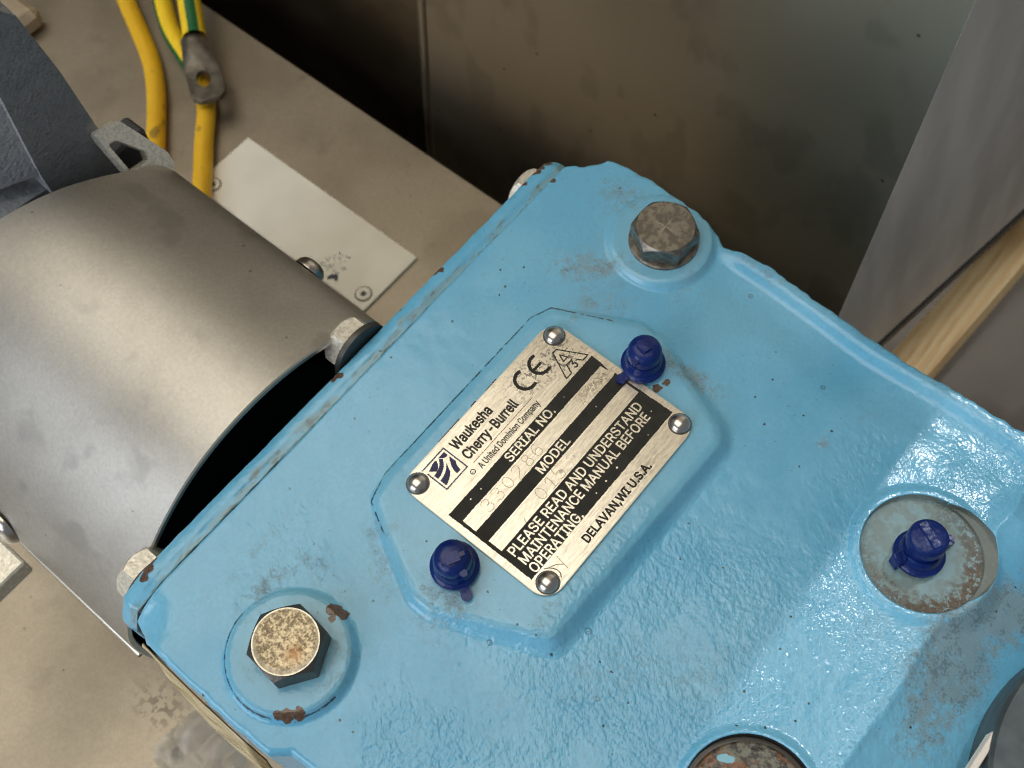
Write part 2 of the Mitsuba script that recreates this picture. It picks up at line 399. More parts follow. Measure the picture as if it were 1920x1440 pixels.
# ------------------------------------------------------------------ mesh helpers (millimetres)
def put(key, mesh, bsdf, smooth=False, label=None, normals=None):
    v, f = (np.asarray(mesh[0], float), np.asarray(mesh[1])) if isinstance(mesh, tuple) else (np.asarray(mesh.vertices, float), np.asarray(mesh.faces))
    n, base = 0, key
    while key in scene:
        n += 1
        key = f'{base}_{n:03d}'
    if normals is not None:
        path = meshkit.write_ply((v * MM, f), False, normals=normals)
        scene[key] = {'type': 'ply', 'filename': path, 'face_normals': False, 'bsdf': {'type': 'ref', 'id': bsdf}}
    else:
        scene[key] = mikit.ply(trimesh.Trimesh(v * MM, f, process=False), bsdf, smooth=smooth)
    if label:
        labels[key] = {'label': label}
    return key


def thing(key, label, cat, group=None):
    labels[key] = {'label': label, 'category': cat}
    if group:
        labels[key]['group'] = group


def setting(key):
    labels[key] = {'label': key.replace('_', ' '), 'kind': 'structure'}


def bx(x0, x1, y0, y1, z0, z1, bev=0.0):
    if bev <= 0:
        m = trimesh.creation.box((x1 - x0, y1 - y0, z1 - z0)); m.apply_translation(((x0 + x1) / 2, (y0 + y1) / 2, (z0 + z1) / 2)); return m
    pts = []
    for sx, sy, sz in np.ndindex(2, 2, 2):
        c = np.array([(x0, x1)[sx], (y0, y1)[sy], (z0, z1)[sz]], float)
        s = np.array([1 - 2 * sx, 1 - 2 * sy, 1 - 2 * sz]) * bev
        for k in range(3):
            o = s.copy(); o[k] = 0
            pts.append(c + o)
    return trimesh.convex.convex_hull(np.array(pts))


def lathe(prof, seg=48):
    return trimesh.creation.revolve(np.array(prof, float), sections=seg)


def extr(poly, h, z=0.0):
    ms = [trimesh.creation.extrude_polygon(g, h, engine='earcut') for g in getattr(poly, 'geoms', [poly]) if g.geom_type == 'Polygon' and g.area > 1e-4]
    m = trimesh.util.concatenate(ms); m.apply_translation((0, 0, z)); return m


def along_y(m):
    """turns a mesh modelled along +z so that its axis runs along +y (x stays, y -> -z)"""
    m = m.copy(); m.apply_transform(trimesh.transformations.rotation_matrix(-math.pi / 2, (1, 0, 0))); return m


def move(m, x, y, z):
    m = m.copy(); m.apply_translation((x, y, z)); return m


def spline(pts, n=60):
    from scipy.interpolate import CubicSpline
    pts = np.array(pts, float)
    t = np.r_[0, np.cumsum(np.linalg.norm(np.diff(pts, axis=0), axis=1))]
    return CubicSpline(t, pts)(np.linspace(0, t[-1], n))


def tube(path, r, seg=20, a0=0.0, a1=2 * math.pi, cap=True, up=(0, 0, 1.0)):
    path = np.asarray(path, float)
    tan = np.gradient(path, axis=0); tan /= np.linalg.norm(tan, axis=1, keepdims=True)
    up = np.asarray(up, float)
    s = np.cross(tan, up); s /= np.linalg.norm(s, axis=1, keepdims=True)
    u = np.cross(s, tan)
    closed = abs(a1 - a0 - 2 * math.pi) < 1e-6
    th = np.linspace(a0, a1, seg, endpoint=not closed)
    r = np.broadcast_to(r, (len(path),))
    v = (path[:, None] + r[:, None, None] * (np.cos(th)[None, :, None] * s[:, None] + np.sin(th)[None, :, None] * u[:, None])).reshape(-1, 3)
    f = []
    m = seg if closed else seg - 1
    for i in range(len(path) - 1):
        a = i * seg + np.arange(m); b = i * seg + (np.arange(m) + 1) % seg
        f.append(np.column_stack([a, a + seg, b + seg])); f.append(np.column_stack([a, b + seg, b]))
    f = np.vstack(f)
    if cap and closed:
        v = np.vstack([v, path[0], path[-1]]); n0 = len(v) - 2; k = np.arange(seg)
        f = np.vstack([f, np.column_stack([k * 0 + n0, k, (k + 1) % seg]), np.column_stack([k * 0 + n0 + 1, (k + 1) % seg + (len(path) - 1) * seg, k + (len(path) - 1) * seg])])
    m = trimesh.Trimesh(v, f, process=False); m.fix_normals(); return m


def hex_head(R, h, rot_deg, washer=0.0):
    """hexagon head with a chamfered crown: corner radius R, height h, flat face up"""
    a = np.radians(rot_deg + 60 * np.arange(6))
    p = extr(Polygon(np.column_stack([R * np.cos(a), R * np.sin(a)])), h)
    rin = R * math.cos(math.pi / 6)
    cone = lathe([(0, -1), (R + 1, -1), (R + .01, h - 1.5), (rin * .965, h), (0, h)], 96)
    m = trimesh.boolean.intersection([p, cone], engine='manifold')
    if washer:
        m = trimesh.util.concatenate([m, lathe([(0, -.2), (washer, -.2), (washer, .7), (washer - .5, 1.0), (0, 1.0)], 64)])
    return m


# ------------------------------------------------------------------ the setting
def sheet(x0, x1, y0, y1, z, t=2.0):
    return bx(x0, x1, y0, y1, z - t, z, .4)


FLOOR_Z = -300.0
put('floor', (np.array([[-3000, -3000, FLOOR_Z], [3000, -3000, FLOOR_Z], [3000, 3000, FLOOR_Z], [-3000, 3000, FLOOR_Z]]), np.array([[0, 1, 2], [0, 2, 3]])), 'concrete')
setting('floor')
BASE_Z = -115.0
put('steel_base', bx(-700, 109, -260, 900, FLOOR_Z + 2, BASE_Z, .5), 'base_steel')
setting('steel_base')

# ------------------------------------------------------------------ cabinet behind
c0 = (130.0, -22.0)
slope = -0.139
thing('steel_cabinet', 'tall stainless steel cabinet behind the blue gearbox, dark brown front and grey side', 'cabinet')
seam = [(163.0, 330.0), (163.6, -30.0), (172.0, -150.0), (185, -295)]
fp = [[130, -22, FLOOR_Z + 2], [130, -22, 420], [130, 161.0, 420], [130, 163.5, -40], [130, 173.5, -160], [130, 177, FLOOR_Z + 2]]
def prism(pts, off):
    pts = np.array(pts, float); n = len(pts); off = np.array(off, float)
    v = np.vstack([pts, pts + off]); f = []
    for i in range(1, n - 1):
        f += [[0, i, i + 1], [n, n + i + 1, n + i]]
    for i in range(n):
        j = (i + 1) % n
        f += [[i, i + n, j + n], [i, j + n, j]]
    m = trimesh.Trimesh(v, np.array(f), process=False); m.fix_normals(); return m
put('steel_cabinet__front_panel', prism(fp, (1.5, 0, 0)), 'cabinet_steel', label='brown-grey front panel reaching to the cabinet corner')
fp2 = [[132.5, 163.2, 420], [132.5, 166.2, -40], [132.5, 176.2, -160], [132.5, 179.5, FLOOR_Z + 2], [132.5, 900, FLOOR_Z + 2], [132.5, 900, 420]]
put('steel_cabinet__front_panel', prism(fp2, (1.5, 0, 0)), 'cabinet_shaded_steel', label='neighbouring panel beyond the upright seam, shade painted into its colour')
jamb = tube(np.array([[133.2, 165.6, 420], [133.2, 168.2, -40], [133.2, 178, -160], [133.2, 181, -195]]), 2.4, 12)
put('steel_cabinet__seam_fold', jamb, 'cabinet_steel', True)
sp_ = [[130, -22.05, 420], [130, -22.05, -160], [700, -22.05 + slope * 570, -160 - 0], [700, -22.05 + slope * 570, 420]]
# the side panel's lower edge rises a little towards the back
sp_[1][2] = -172; sp_[2][2] = -186
put('steel_cabinet__side_panel', prism(sp_, (0.2, 1.5, 0)), 'cabinet_side_steel', label='lighter grey streaked side panel')
ed = [[129, -21, -172.2], [129, -21, -180], [700, -21 + slope * 570, -194], [700, -21 + slope * 570, -186.2]]
put('steel_cabinet__bottom_edge', prism([[a, b - 2.0, c] for a, b, c in ed], (0.2, 14, 0)), 'black_edge')
thing('pine_board', 'pale sawn pine board lying along the foot of the grey cabinet side', 'board')
bd = np.array([[140, -30.3, -196], [560, -60.5, -196], [560, -73.4, -196], [140, -49.5, -196]], float)
put('pine_board', prism(bd, (0, 0, -38)), 'pine_wood')

# ------------------------------------------------------------------ the pump gearbox (heightfield casting)
PAD = Polygon([(33.3, 26.2), (44.6, 4.9), (44.0, -3), (40.9, -9.3), (33, -28.4), (30.2, -31), (-35.5, -29.4), (-37.7, -25.5), (-48.6, -2.3), (-48.6, 2.8), (-40.3, 20.5), (-36, 27.2), (-27.8, 28.4), (28, 28.4)]).buffer(-3).buffer(3, 8).simplify(.05)
B2, B1 = (-77.0, 16.4, 14.7), (68.6, 16.6, 14.0)
PLUGR, PLUGB = (38.0, -85.0, 14.7), (-36.0, -86.0, 15.2)


def jag(pts, amp, step=1.2, seed=1):
    l = LineString(pts); d = np.arange(0, l.length, step)
    p = np.array([l.interpolate(a).coords[0] for a in d] + [pts[-1]])
    k = meshkit.fbm(np.column_stack([p * .35, p[:, :1] * 0]), 3, seed) - .5
    k2 = meshkit.fbm(np.column_stack([p * .35, p[:, :1] * 0 + 9]), 3, seed + 5) - .5
    out = p + amp * np.column_stack([k, k2]); out[0], out[-1] = pts[0], pts[-1]
    return [tuple(a) for a in out]


Y_J = 52.3
right = [(70.5, Y_J), (74.5, 49.0), (77.5, 45.8), (80.8, 44.3), (82.6, 40), (83.3, 30), (83.0, 20), (81.6, 9), (80.6, 5.0), (78.6, 2.0), (80.2, -3), (80.7, -12), (80.2, -28), (79.6, -46), (80.4, -66), (80.8, -88), (81, -126)]
OUT = Polygon(jag([(-95.0, Y_J), (70.5, Y_J)], .35, seed=3) + jag(right, 1.3, .8, seed=8)[1:] + [(-60, -126), (-88, -20), (-92.8, -8), (-93.4, 0.5), (-96.9, 4.5)] + jag([(-97.3, 6), (-97.4, 30), (-97.2, 47)], .8, seed=4)[1:]).buffer(0)
OUT = OUT.buffer(-.3).buffer(.3)


def smax(a, b, k):
    h = np.clip(.5 + .5 * (a - b) / k, 0, 1)
    return b * (1 - h) + a * h + k * h * (1 - h)


def smin(a, b, k):
    return -smax(-a, -b, k)


def sst(a, b, x):
    t = np.clip((x - a) / (b - a), 0, 1); return t * t * (3 - 2 * t)


pad_ring = np.array(PAD.exterior.coords)
out_pts = shapely.segmentize(OUT.exterior, .35)
OUTP = np.array(out_pts.coords)[:-1]
out_tree = cKDTree(OUTP)
pad_dense = np.array(shapely.segmentize(PAD.exterior, .2).coords)
pad_tree = cKDTree(pad_dense)


def height(x, y):
    xy = np.column_stack([x, y])
    z = -2.4 + .052 * np.maximum(y, -48) + .011 * x
    z += .9 * (meshkit.fbm(np.column_stack([x * .03, y * .03, x * 0]), 3, 2) - .5)
    # raised lip along the right-hand edge, with a hollow before it
    lipm = sst(5, -6, y) 
    z += lipm * (1.5 * sst(73.5, 77.6, x + .5 * np.sin(y * .11)) - .9 * np.exp(-((x - 70) / 7) ** 2))
    # front edge: the casting falls away past y = -97
    yr = -97.0 + .02 * (x - 10) + 1.2 * (meshkit.noise(np.column_stack([x * .2, y * 0, y * 0]), 3) - .5)
    drop = np.maximum(yr - y, 0)
    z -= .52 * (np.sqrt(drop ** 2 + .35) - .59) - .45 * np.exp(-((y - yr) / 1.3) ** 2)
    # collars round the two plugs
    r = np.hypot(x - PLUGR[0], y - PLUGR[1])
    rb = np.hypot(x - PLUGB[0], y - PLUGB[1])
    z = smax(z, -3.7 - 1.0 * np.maximum(r - 16.4, 0) ** 1.15, 1.3)
    z = smax(z, -4.2 - .9 * np.maximum(rb - 16.2, 0) ** 1.15, 1.2)
    # rib that runs off to the right of the spot-faced plug
    z += 2.6 * np.exp(-((x - 58) ** 2 + (y + 103) ** 2) / 60)
    # bolt bosses
    for (cx, cy, R, top, k) in ((*B2, -.35, 1.1), (*B1, .55, 1.8)):
        r2 = np.hypot(x - cx, y - cy) - R
        wall = 1.7 * np.maximum(r2, 0) + np.where(r2 < 0, 0, .25 * r2)
        face = top + .05 * np.maximum(0, r2 + 3) * 0 - .35 * np.exp(-(r2 / .5) ** 2)
        z = np.where(r2 < 0, np.maximum(smax(z, face - wall, k), 0 * z + face - .0), smax(z, face - wall, k))
        z = np.where(r2 < -.2, face, z)
    # the name plate pad
    d = pad_tree.query(xy)[0]
    ins = shapely.contains_xy(PAD, x, y)
    sd = np.where(ins, -d, d)
    top = -.05 - .55 * np.exp(-((sd) / 1.1) ** 2) * (sd < 0) - .55 * (sd >= 0)
    zp = top - 1.25 * np.maximum(sd, 0)
    z = np.where(sd < -2.4, -.05, smax(zp, z, 1.5))
    z = np.where((sd >= -2.4) & (sd < 0), np.maximum(top, np.minimum(z, .12)), z)
    # spot-faced recesses
    r3 = np.hypot(x - 41.6, y + 89.3)
    z = np.where(r3 < 12.3, np.minimum(z, -5.0), z)
    z = np.where(r < PLUGR[2], -5.9, z)
    z = np.where(rb < PLUGB[2], -7.0, z)
    # corner next to the cover rounds downwards
    c = np.clip((-x - 84) / 13, 0, 1) * sst(38, 51, y)
    z -= 7.5 * c ** 2
    # rounded outer edges
    de = out_tree.query(xy)[0]
    R = np.where(y > Y_J - 3, .6, np.where(x > 70, 1.3, 1.8))
    q = np.clip(R - de, 0, R)
    z -= R - np.sqrt(np.maximum(R ** 2 - q ** 2, 0))
    z += .05 * (meshkit.fbm(np.column_stack([x * .35, y * .35, x * 0]), 3, 5) - .5) * sst(0, 3, np.abs(sd) + (sd > 0) * 2)
    return z


def circ(c, r, n):
    a = np.linspace(0, 2 * np.pi, n, endpoint=False); return np.column_stack([c[0] + r * np.cos(a), c[1] + r * np.sin(a)])


G = .55
gx, gy = np.meshgrid(np.arange(-99, 86, G), np.arange(-127, 54, G * .9))
gx[1::2] += G / 2
g = np.column_stack([gx.ravel(), gy.ravel()]) + rng.normal(0, .05, (gx.size, 2))
feat = [OUTP]
inner = np.array(shapely.segmentize(OUT.buffer(-.35).exterior, .4).coords); feat.append(inner)
inner = np.array(shapely.segmentize(OUT.buffer(-.8).exterior, .45).coords); feat.append(inner)
for off in (-2.4, -1.2, -.5, 0, .5, 1.2, 2.2):
    feat.append(np.array(shapely.segmentize(PAD.buffer(off, 8).exterior, .45).coords)[:-1])
for c in (B2, B1):
    for off in (-1.0, -.25, 0.0, .3, .8, 1.5):
        feat.append(circ(c, c[2] + off, 230))
for c in (PLUGR, PLUGB, (41.6, -89.3, 12.3)):
    for off in (-.5, -.02, .22, .6, 1.1):
        feat.append(circ(c, c[2] + off, 240))
F = np.vstack(feat)
F = F[shapely.contains_xy(OUT.buffer(1e-6), F[:, 0], F[:, 1])]
F = np.vstack([OUTP, F])
_, ix = np.unique(np.round(F / .04).astype(int), axis=0, return_index=True)
F = F[np.sort(ix)]
keep = shapely.contains_xy(OUT, g[:, 0], g[:, 1]) & (cKDTree(F).query(g)[0] > .30)
pts = np.vstack([F, g[keep]])
tri = Delaunay(pts).simplices
cen = pts[tri].mean(1)
tri = tri[shapely.contains_xy(OUT, cen[:, 0], cen[:, 1])]
a, b, c = pts[tri[:, 0]], pts[tri[:, 1]], pts[tri[:, 2]]
sg = np.cross(b - a, c - a)
tri = np.where(sg[:, None] > 0, tri, tri[:, ::-1])[np.abs(sg) > 1e-7]
V = np.column_stack([pts, height(pts[:, 0], pts[:, 1])])
_, _, N = meshkit.arrays(trimesh.Trimesh(V, tri, process=False), True)
cen = V[tri].mean(1)
m_pad = shapely.contains_xy(PAD.buffer(1.2), cen[:, 0], cen[:, 1])
m_b2 = np.hypot(cen[:, 0] - B2[0], cen[:, 1] - B2[1]) < B2[2] + .8
m_b1 = np.hypot(cen[:, 0] - B1[0], cen[:, 1] - B1[1]) < B1[2] + .8
m_pr = (np.hypot(cen[:, 0] - PLUGR[0], cen[:, 1] - PLUGR[1]) < PLUGR[2] + .15) | (np.hypot(cen[:, 0] - 41.6, cen[:, 1] + 89.3) < 12.45)
m_pb = np.hypot(cen[:, 0] - PLUGB[0], cen[:, 1] - PLUGB[1]) < PLUGB[2] + .15


def sub(mask):
    t = tri[mask]; u, inv = np.unique(t, return_inverse=True)
    return V[u], inv.reshape(-1, 3), N[u]


thing('pump_gearbox', 'light blue painted cast iron pump gearbox with a riveted metal name plate', 'pump gearbox')
rest = ~(m_pad | m_b2 | m_b1 | m_pr | m_pb)
v, f, n = sub(rest)
# side walls down from the outline
edges = np.sort(np.vstack([tri[:, [0, 1]], tri[:, [1, 2]], tri[:, [2, 0]]]), axis=1)
eu, ec = np.unique(edges, axis=0, return_counts=True)
bd = set(map(tuple, eu[ec == 1]))
dire = [(i, j) for t in tri for i, j in ((t[0], t[1]), (t[1], t[2]), (t[2], t[0])) if (min(i, j), max(i, j)) in bd]
wv, wf, wn = [], [], []
for i, j in dire:
    k = len(wv); e = V[j] - V[i]; nn = np.array([e[1], -e[0], 0]); nn /= np.linalg.norm(nn) + 1e-12
    wv += [V[i], V[j], [V[j][0], V[j][1], -112], [V[i][0], V[i][1], -112]]
    wf += [[k, k + 3, k + 2], [k, k + 2, k + 1]]; wn += [nn] * 4
nv = len(v)
put('pump_gearbox__housing', (np.vstack([v, wv]), np.vstack([f, np.array(wf) + nv])), 'blue_paint', normals=np.vstack([n, wn]))
v, f, n = sub(m_pad); put('pump_gearbox__name_plate_pad', (v, f), 'blue_paint', normals=n, label='raised six-sided pad under the name plate')
v, f, n = sub(m_b2); put('pump_gearbox__bolt_boss', (v, f), 'blue_paint', normals=n, label='round boss chipped to brown in two places')
v, f, n = sub(m_b1); put('pump_gearbox__bolt_boss', (v, f), 'blue_paint', normals=n)
v, f, n = sub(m_pr); put('pump_gearbox__spot_face', (v, f), 'spot_face_paint', normals=False or None, smooth=35, label='sunken round face stained brown around its rim')
v, f, n = sub(m_pb); put('pump_gearbox__plug_recess', (v, f), 'dark_steel', smooth=35)
# rusty plug
m = lathe([(0, -7), (13.9, -7), (14.1, -4.4), (13.6, -3.7), (12, -3.3), (8, -2.7), (4, -2.4), (0, -2.3)], 96)
m = m.subdivide().subdivide()
m.vertices[:, 2] += .35 * (meshkit.fbm(m.vertices * .4, 3, 4) - .5) * (m.vertices[:, 2] > -4)
put('pump_gearbox__plug', move(m, PLUGB[0] - .2, PLUGB[1] + .0, -.9), 'rusty_iron', 40, label='rusty brown round plug with flakes of blue paint')
# hexagon bolts
put('pump_gearbox__bolt', move(hex_head(9.45, 7.6, -34.7), -76.0, 16.2, -.4), 'bolt_steel', 25, label='hexagon bolt with a mottled gold and silver head')
put('pump_gearbox__bolt', move(hex_head(9.35, 7.0, -61.5, 9.6), 68.6, 15.6, .5), 'bolt_steel', 25, label='dull grey hexagon bolt with a star-shaped scrape')

# the end cover with its own bolts
def cover_profile():
    o = Polygon([(-97.2, -112), (-97.2, -12), (-93.5, -4.6), (-85, -1.9), (-40, -2.0), (66, -1.6), (71.0, -2.2), (75.0, -6), (78.0, -14), (79, -112)])
    return o.buffer(-2).buffer(2, 8)
cp = shapely.segmentize(cover_profile().exterior, .8)
ring = np.array(cp.coords)[:-1]
if not cp.is_ccw:
    ring = ring[::-1]
nrm = np.roll(ring, -1, 0) - np.roll(ring, 1, 0); nrm = np.column_stack([nrm[:, 1], -nrm[:, 0]]); nrm /= np.linalg.norm(nrm, axis=1, keepdims=True)
prof = [(52.55, 1.3), (52.7, .75), (53.1, .25), (54.2, .55), (55.2, -.1), (56.2, -.1), (57.2, 0.0), (58.2, .25), (59.0, .8), (59.4, 1.6), (59.5, 2.6)]
cv = []
for (yy, ins) in prof:
    jz = .45 * (meshkit.fbm(np.column_stack([ring * .25, ring[:, :1] * 0 + yy * .3]), 3, 11) - .5)
    q = ring - nrm * (ins + jz)[:, None]
    cv.append(np.column_stack([q[:, 0], np.full(len(q), yy) + .5 * (meshkit.fbm(np.column_stack([ring * .3, ring[:, :1] * 0 + 4]), 3, 2) - .5) * (yy > 57), q[:, 1]]))
nr = len(ring); cf = []
k = np.arange(nr)
for i in range(len(prof) - 1):
    a, b = i * nr + k, i * nr + (k + 1) % nr
    cf += [np.column_stack([a, b, b + nr]), np.column_stack([a, b + nr, a + nr])]
cv = np.vstack(cv); 
cvv = np.vstack([cv, [[-10, 52.55, -60], [-10, 59.5, -60]]])
cf += [np.column_stack([k * 0 + len(cv), (k + 1) % nr, k]), np.column_stack([k * 0 + len(cv) + 1, (len(prof) - 1) * nr + k, (len(prof) - 1) * nr + (k + 1) % nr])]
cm = trimesh.Trimesh(cvv, np.vstack(cf), process=False); cm.fix_normals()
put('pump_gearbox__end_cover', cm, 'blue_paint', 45, label='narrow blue end cover, worn grey along its joint')
put('pump_gearbox__joint_gasket', bx(-93, 70, 51.6, 52.9, -111, -4.6), 'black_edge')
for (bxx, bz) in ((-6.5, -6.2), (-85.5, -16.0), (69.5, -21.0)):
    h = move(along_y(hex_head(7.7, 6.0, 8, 0)), bxx, 61.4, bz)
    put('pump_gearbox__cover_bolt', h, 'zinc_plate', 25)
    put('pump_gearbox__cover_washer', move(along_y(lathe([(0, 0), (9.0, 0), (9.0, 1.4), (8.6, 1.8), (0, 1.8)], 48)), bxx, 59.7, bz), 'dark_steel', 30)

# ------------------------------------------------------------------ the name plate and its print
PT = .85  # top of the plate
plate = sbox(-29.9, -23.75, 29.9, 23.75).buffer(-5.2).buffer(5.2, 12)
put('pump_gearbox__name_plate', extr(plate, PT), 'plate_aluminium', label='brushed metal name plate with black printing')
put('pump_gearbox__name_plate__rim', extr(plate.buffer(.06).difference(plate.buffer(-.22)), PT + .05), 'plate_edge')
for (x, y) in ((-26.7, 20.5), (26.8, 20.2), (26.9, -20.3), (-26.0, -20.4)):
    m = lathe([(0, 0), (2.65, 0), (2.65, .25), (2.5, .7), (2.1, 1.15), (1.5, 1.5), (.8, 1.7), (0, 1.77)], 40)
    put('pump_gearbox__name_plate__rivet', move(m, x, y, PT), 'rivet_steel', True)
    put('pump_gearbox__name_plate__rivet_seat', move(lathe([(2.6, 0), (3.0, 0), (3.0, .06), (2.6, .06), (2.6, 0)], 40), x, y, PT), 'dark_steel')


def text_shape(text, x0, y0, cap, width=None, bold=False, stroke=0.0):
    m = meshkit.text_mesh(text, 10.0, 1.0, bold)
    fl = m.face_normals[:, 2] > .9
    s = shapely.union_all([Polygon(t[:, :2]) for t in m.triangles[fl]]).buffer(.02).simplify(.03)
    bx0, by0, bx1, by1 = s.bounds
    sy = cap / 10.0
    sx = width / (bx1 - bx0) if width else sy
    s = affinity.affine_transform(s, [sx, 0, 0, sy, x0 - bx0 * sx, y0])
    return s.buffer(stroke) if stroke else s


INK = .035


def ink(name, shape, mat='black_ink', z=PT + .01, h=INK):
    return put('pump_gearbox__name_plate__' + name, extr(shape, h, z), mat)


# black fields with the windows and the knocked-out lettering
def rough_edge(poly, amp, seed):
    p = np.array(shapely.segmentize(poly.exterior, .4).coords)[:-1]
    k = meshkit.fbm(np.column_stack([p * 1.4, p[:, :1] * 0]), 3, seed) - .5
    k2 = meshkit.fbm(np.column_stack([p * 1.4, p[:, :1] * 0 + 7]), 3, seed) - .5
    return Polygon(p + amp * np.column_stack([k, k2]), poly.interiors).buffer(0)


field = Polygon([(-28.1, 9.15), (28.3, 8.9), (28.2, 5.6), (28.0, 4.4), (27.6, 3.0), (27.35, 5.3), (-27.1, 5.45), (-27.1, 1.15), (26.9, 1.0), (28.1, 1.15), (28.35, -17.0), (-27.9, -16.9)])
field = rough_edge(field, .35, 3)
win = sbox(-27.0, -6.9, 27.5, -2.75)
field = field.difference(win)
ko = [text_shape('SERIAL NO.', -7.9, 6.15, 2.45, 18.0, True), text_shape('MODEL', -5.4, -1.95, 2.45, 11.4, True),
      text_shape('PLEASE READ AND UNDERSTAND', -26.1, -10.25, 2.55, 51.0, True), text_shape('MAINTENANCE MANUAL BEFORE', -26.0, -13.55, 2.55, 49.8, True),
      text_shape('OPERATING.', -26.1, -16.75, 2.55, 18.6, True)]
spk = [Point(x, y).buffer(r, 3) for x, y, r in ((25.2, -12.6, .18), (3.1, -15.3, .26), (7.6, -15.2, .28), (-.9, -15.4, .2), (19.5, -15.9, .14), (-21.6, 7.6, .22), (-17.9, 7.4, .16), (14.5, 7.1, .12), (17.5, -.9, .14), (-3.2, 7.9, .1))]
field = field.difference(shapely.union_all(ko + spk))
ink('black_field', field)
ink('maker_name', text_shape('Waukesha', -13.9, 18.75, 2.75, 14.0, True, .05))
ink('maker_name', text_shape('Cherry-Burrell', -13.9, 14.75, 2.75, 19.6, True, .05))
ink('rule', sbox(-14.0, 13.28, 9.4, 13.46), 'red_ink')
ink('company_line', text_shape('A United Dominion Company', -13.6, 10.6, 1.75, 22.9, False, .05))
ink('registered_mark', Point(-15.7, 11.9).buffer(.75, 16).difference(Point(-15.7, 11.9).buffer(.5, 16)))
ink('registered_mark', text_shape('R', -15.97, 11.6, .6, None, False))
ink('place_line', text_shape('DELAVAN,WI U.S.A.', -12.3, -21.75, 2.15, 25.6, True, .05))
# square emblem of curved bars
fr = sbox(-23.5, 13.7, -15.4, 22.0).difference(sbox(-23.15, 14.05, -15.75, 21.65)).difference(sbox(-23.6, 20.3, -22.9, 21.9)).union(sbox(-23.7, 21.7, -22.6, 22.0))
ink('emblem', fr, 'navy_ink')


def curve_band(c0, c1):
    return Polygon(c0 + c1[::-1])


def bez(p0, p1, p2, n=14):
    t = np.linspace(0, 1, n)[:, None]
    return [tuple(q) for q in (1 - t) ** 2 * np.array(p0) + 2 * t * (1 - t) * np.array(p1) + t ** 2 * np.array(p2)]


E0 = np.array([-19.45, 17.85])
def L(pts):
    return [tuple(np.array(p) + E0) for p in pts]
bars = [curve_band(L(bez((.2, 3.3), (-.2, 1.6), (-1.9, 1.0))), L(bez((-.9, 3.3), (-1.8, 3.0), (-3.2, 2.6)))),
        Polygon(L([(.9, 3.2), (3.2, 3.2), (3.2, 1.9), (2.2, 1.9)])),
        curve_band(L(bez((-3.2, .9), (-.4, .9), (.9, 2.9))), L(bez((-3.2, -.5), (.1, -.3), (1.6, 2.2)))),
        curve_band(L(bez((-3.2, -1.2), (-.2, -1.1), (1.5, 1.1))), L(bez((-3.2, -3.2), (-1.6, -3.0), (.2, -1.6)))),
        curve_band(L(bez((.9, -3.2), (1.0, -.4), (3.2, .9))), L(bez((2.3, -3.2), (2.3, -1.6), (3.2, -.9)))),
        curve_band(L(bez((2.2, .2), (2.7, 1.1), (3.2, 1.3))), L(bez((2.9, -.1), (3.1, .2), (3.2, .3))))]
ink('emblem', shapely.union_all([b.buffer(0) for b in bars]), 'navy_ink')


def arc_band(cx, cy, r, a0, a1, w):
    a = np.radians(np.linspace(a0, a1, 30))
    return LineString(np.column_stack([cx + r * np.cos(a), cy + r * np.sin(a)])).buffer(w / 2, cap_style='flat')


ink('conformity_mark', arc_band(12.2, 18.0, 2.75, 68, 292, .95))
ink('conformity_mark', shapely.union_all([arc_band(18.0, 18.0, 2.75, 68, 292, .95), sbox(15.4, 17.6, 18.6, 18.4)]))
tri3 = Polygon([(23.4, 17.2), (27.9, 9.9), (19.0, 9.9)])
letter = LineString([(19.0, 9.9), (22.6, 17.3), (24.0, 17.3), (27.9, 9.9), (25.9, 9.9), (24.4, 12.4), (22.2, 12.4), (21.1, 9.9), (19.0, 9.9)]).buffer(.17)
letter = letter.union(LineString([(22.4, 13.6), (23.3, 15.6), (24.1, 13.6), (22.4, 13.6)]).buffer(.16))
letter = letter.difference(Point(23.6, 11.2).buffer(1.4))
ink('sanitary_mark', letter)
ink('sanitary_mark', text_shape('3', 22.75, 9.9, 2.5, 1.6, True))

# hand-engraved figures
STROKES = {'3': [[(0, .85), (.2, 1), (.6, 1), (.8, .8), (.7, .58), (.4, .52)], [(.4, .52), (.75, .45), (.85, .22), (.6, 0), (.2, 0), (0, .15)]],
           '0': [[(.4, 1), (.1, .85), (0, .5), (.1, .15), (.4, 0), (.7, .15), (.8, .5), (.7, .85), (.4, 1)]],
           '2': [[(0, .8), (.15, .97), (.5, 1), (.75, .85), (.7, .55), (.3, .25), (0, 0), (.85, 0)]],
           '8': [[(.4, .53), (.1, .65), (.08, .88), (.4, 1), (.7, .88), (.68, .65), (.4, .53), (.05, .35), (.08, .1), (.4, 0), (.74, .1), (.75, .35), (.4, .53)]],
           '6': [[(.75, .95), (.4, 1), (.1, .7), (0, .35), (.15, .05), (.5, 0), (.8, .2), (.72, .48), (.4, .56), (.05, .35)]],
           '1': [[(.1, .75), (.45, 1), (.45, 0)], [(.1, 0), (.8, 0)]],
           '5': [[(.8, 1), (.15, 1), (.1, .6), (.5, .62), (.8, .4), (.75, .12), (.4, 0), (0, .12)]]}


def figures(text, xs, y0, h, w, th):
    s = []
    for ch, x in zip(text, xs):
        for st in STROKES[ch]:
            pts = spline([(a, b, 0) for a, b in st], 24)[:, :2]
            s.append(LineString([(x + a * w, y0 + b * h) for a, b in pts]).buffer(th / 2, 2))
    return shapely.union_all(s)


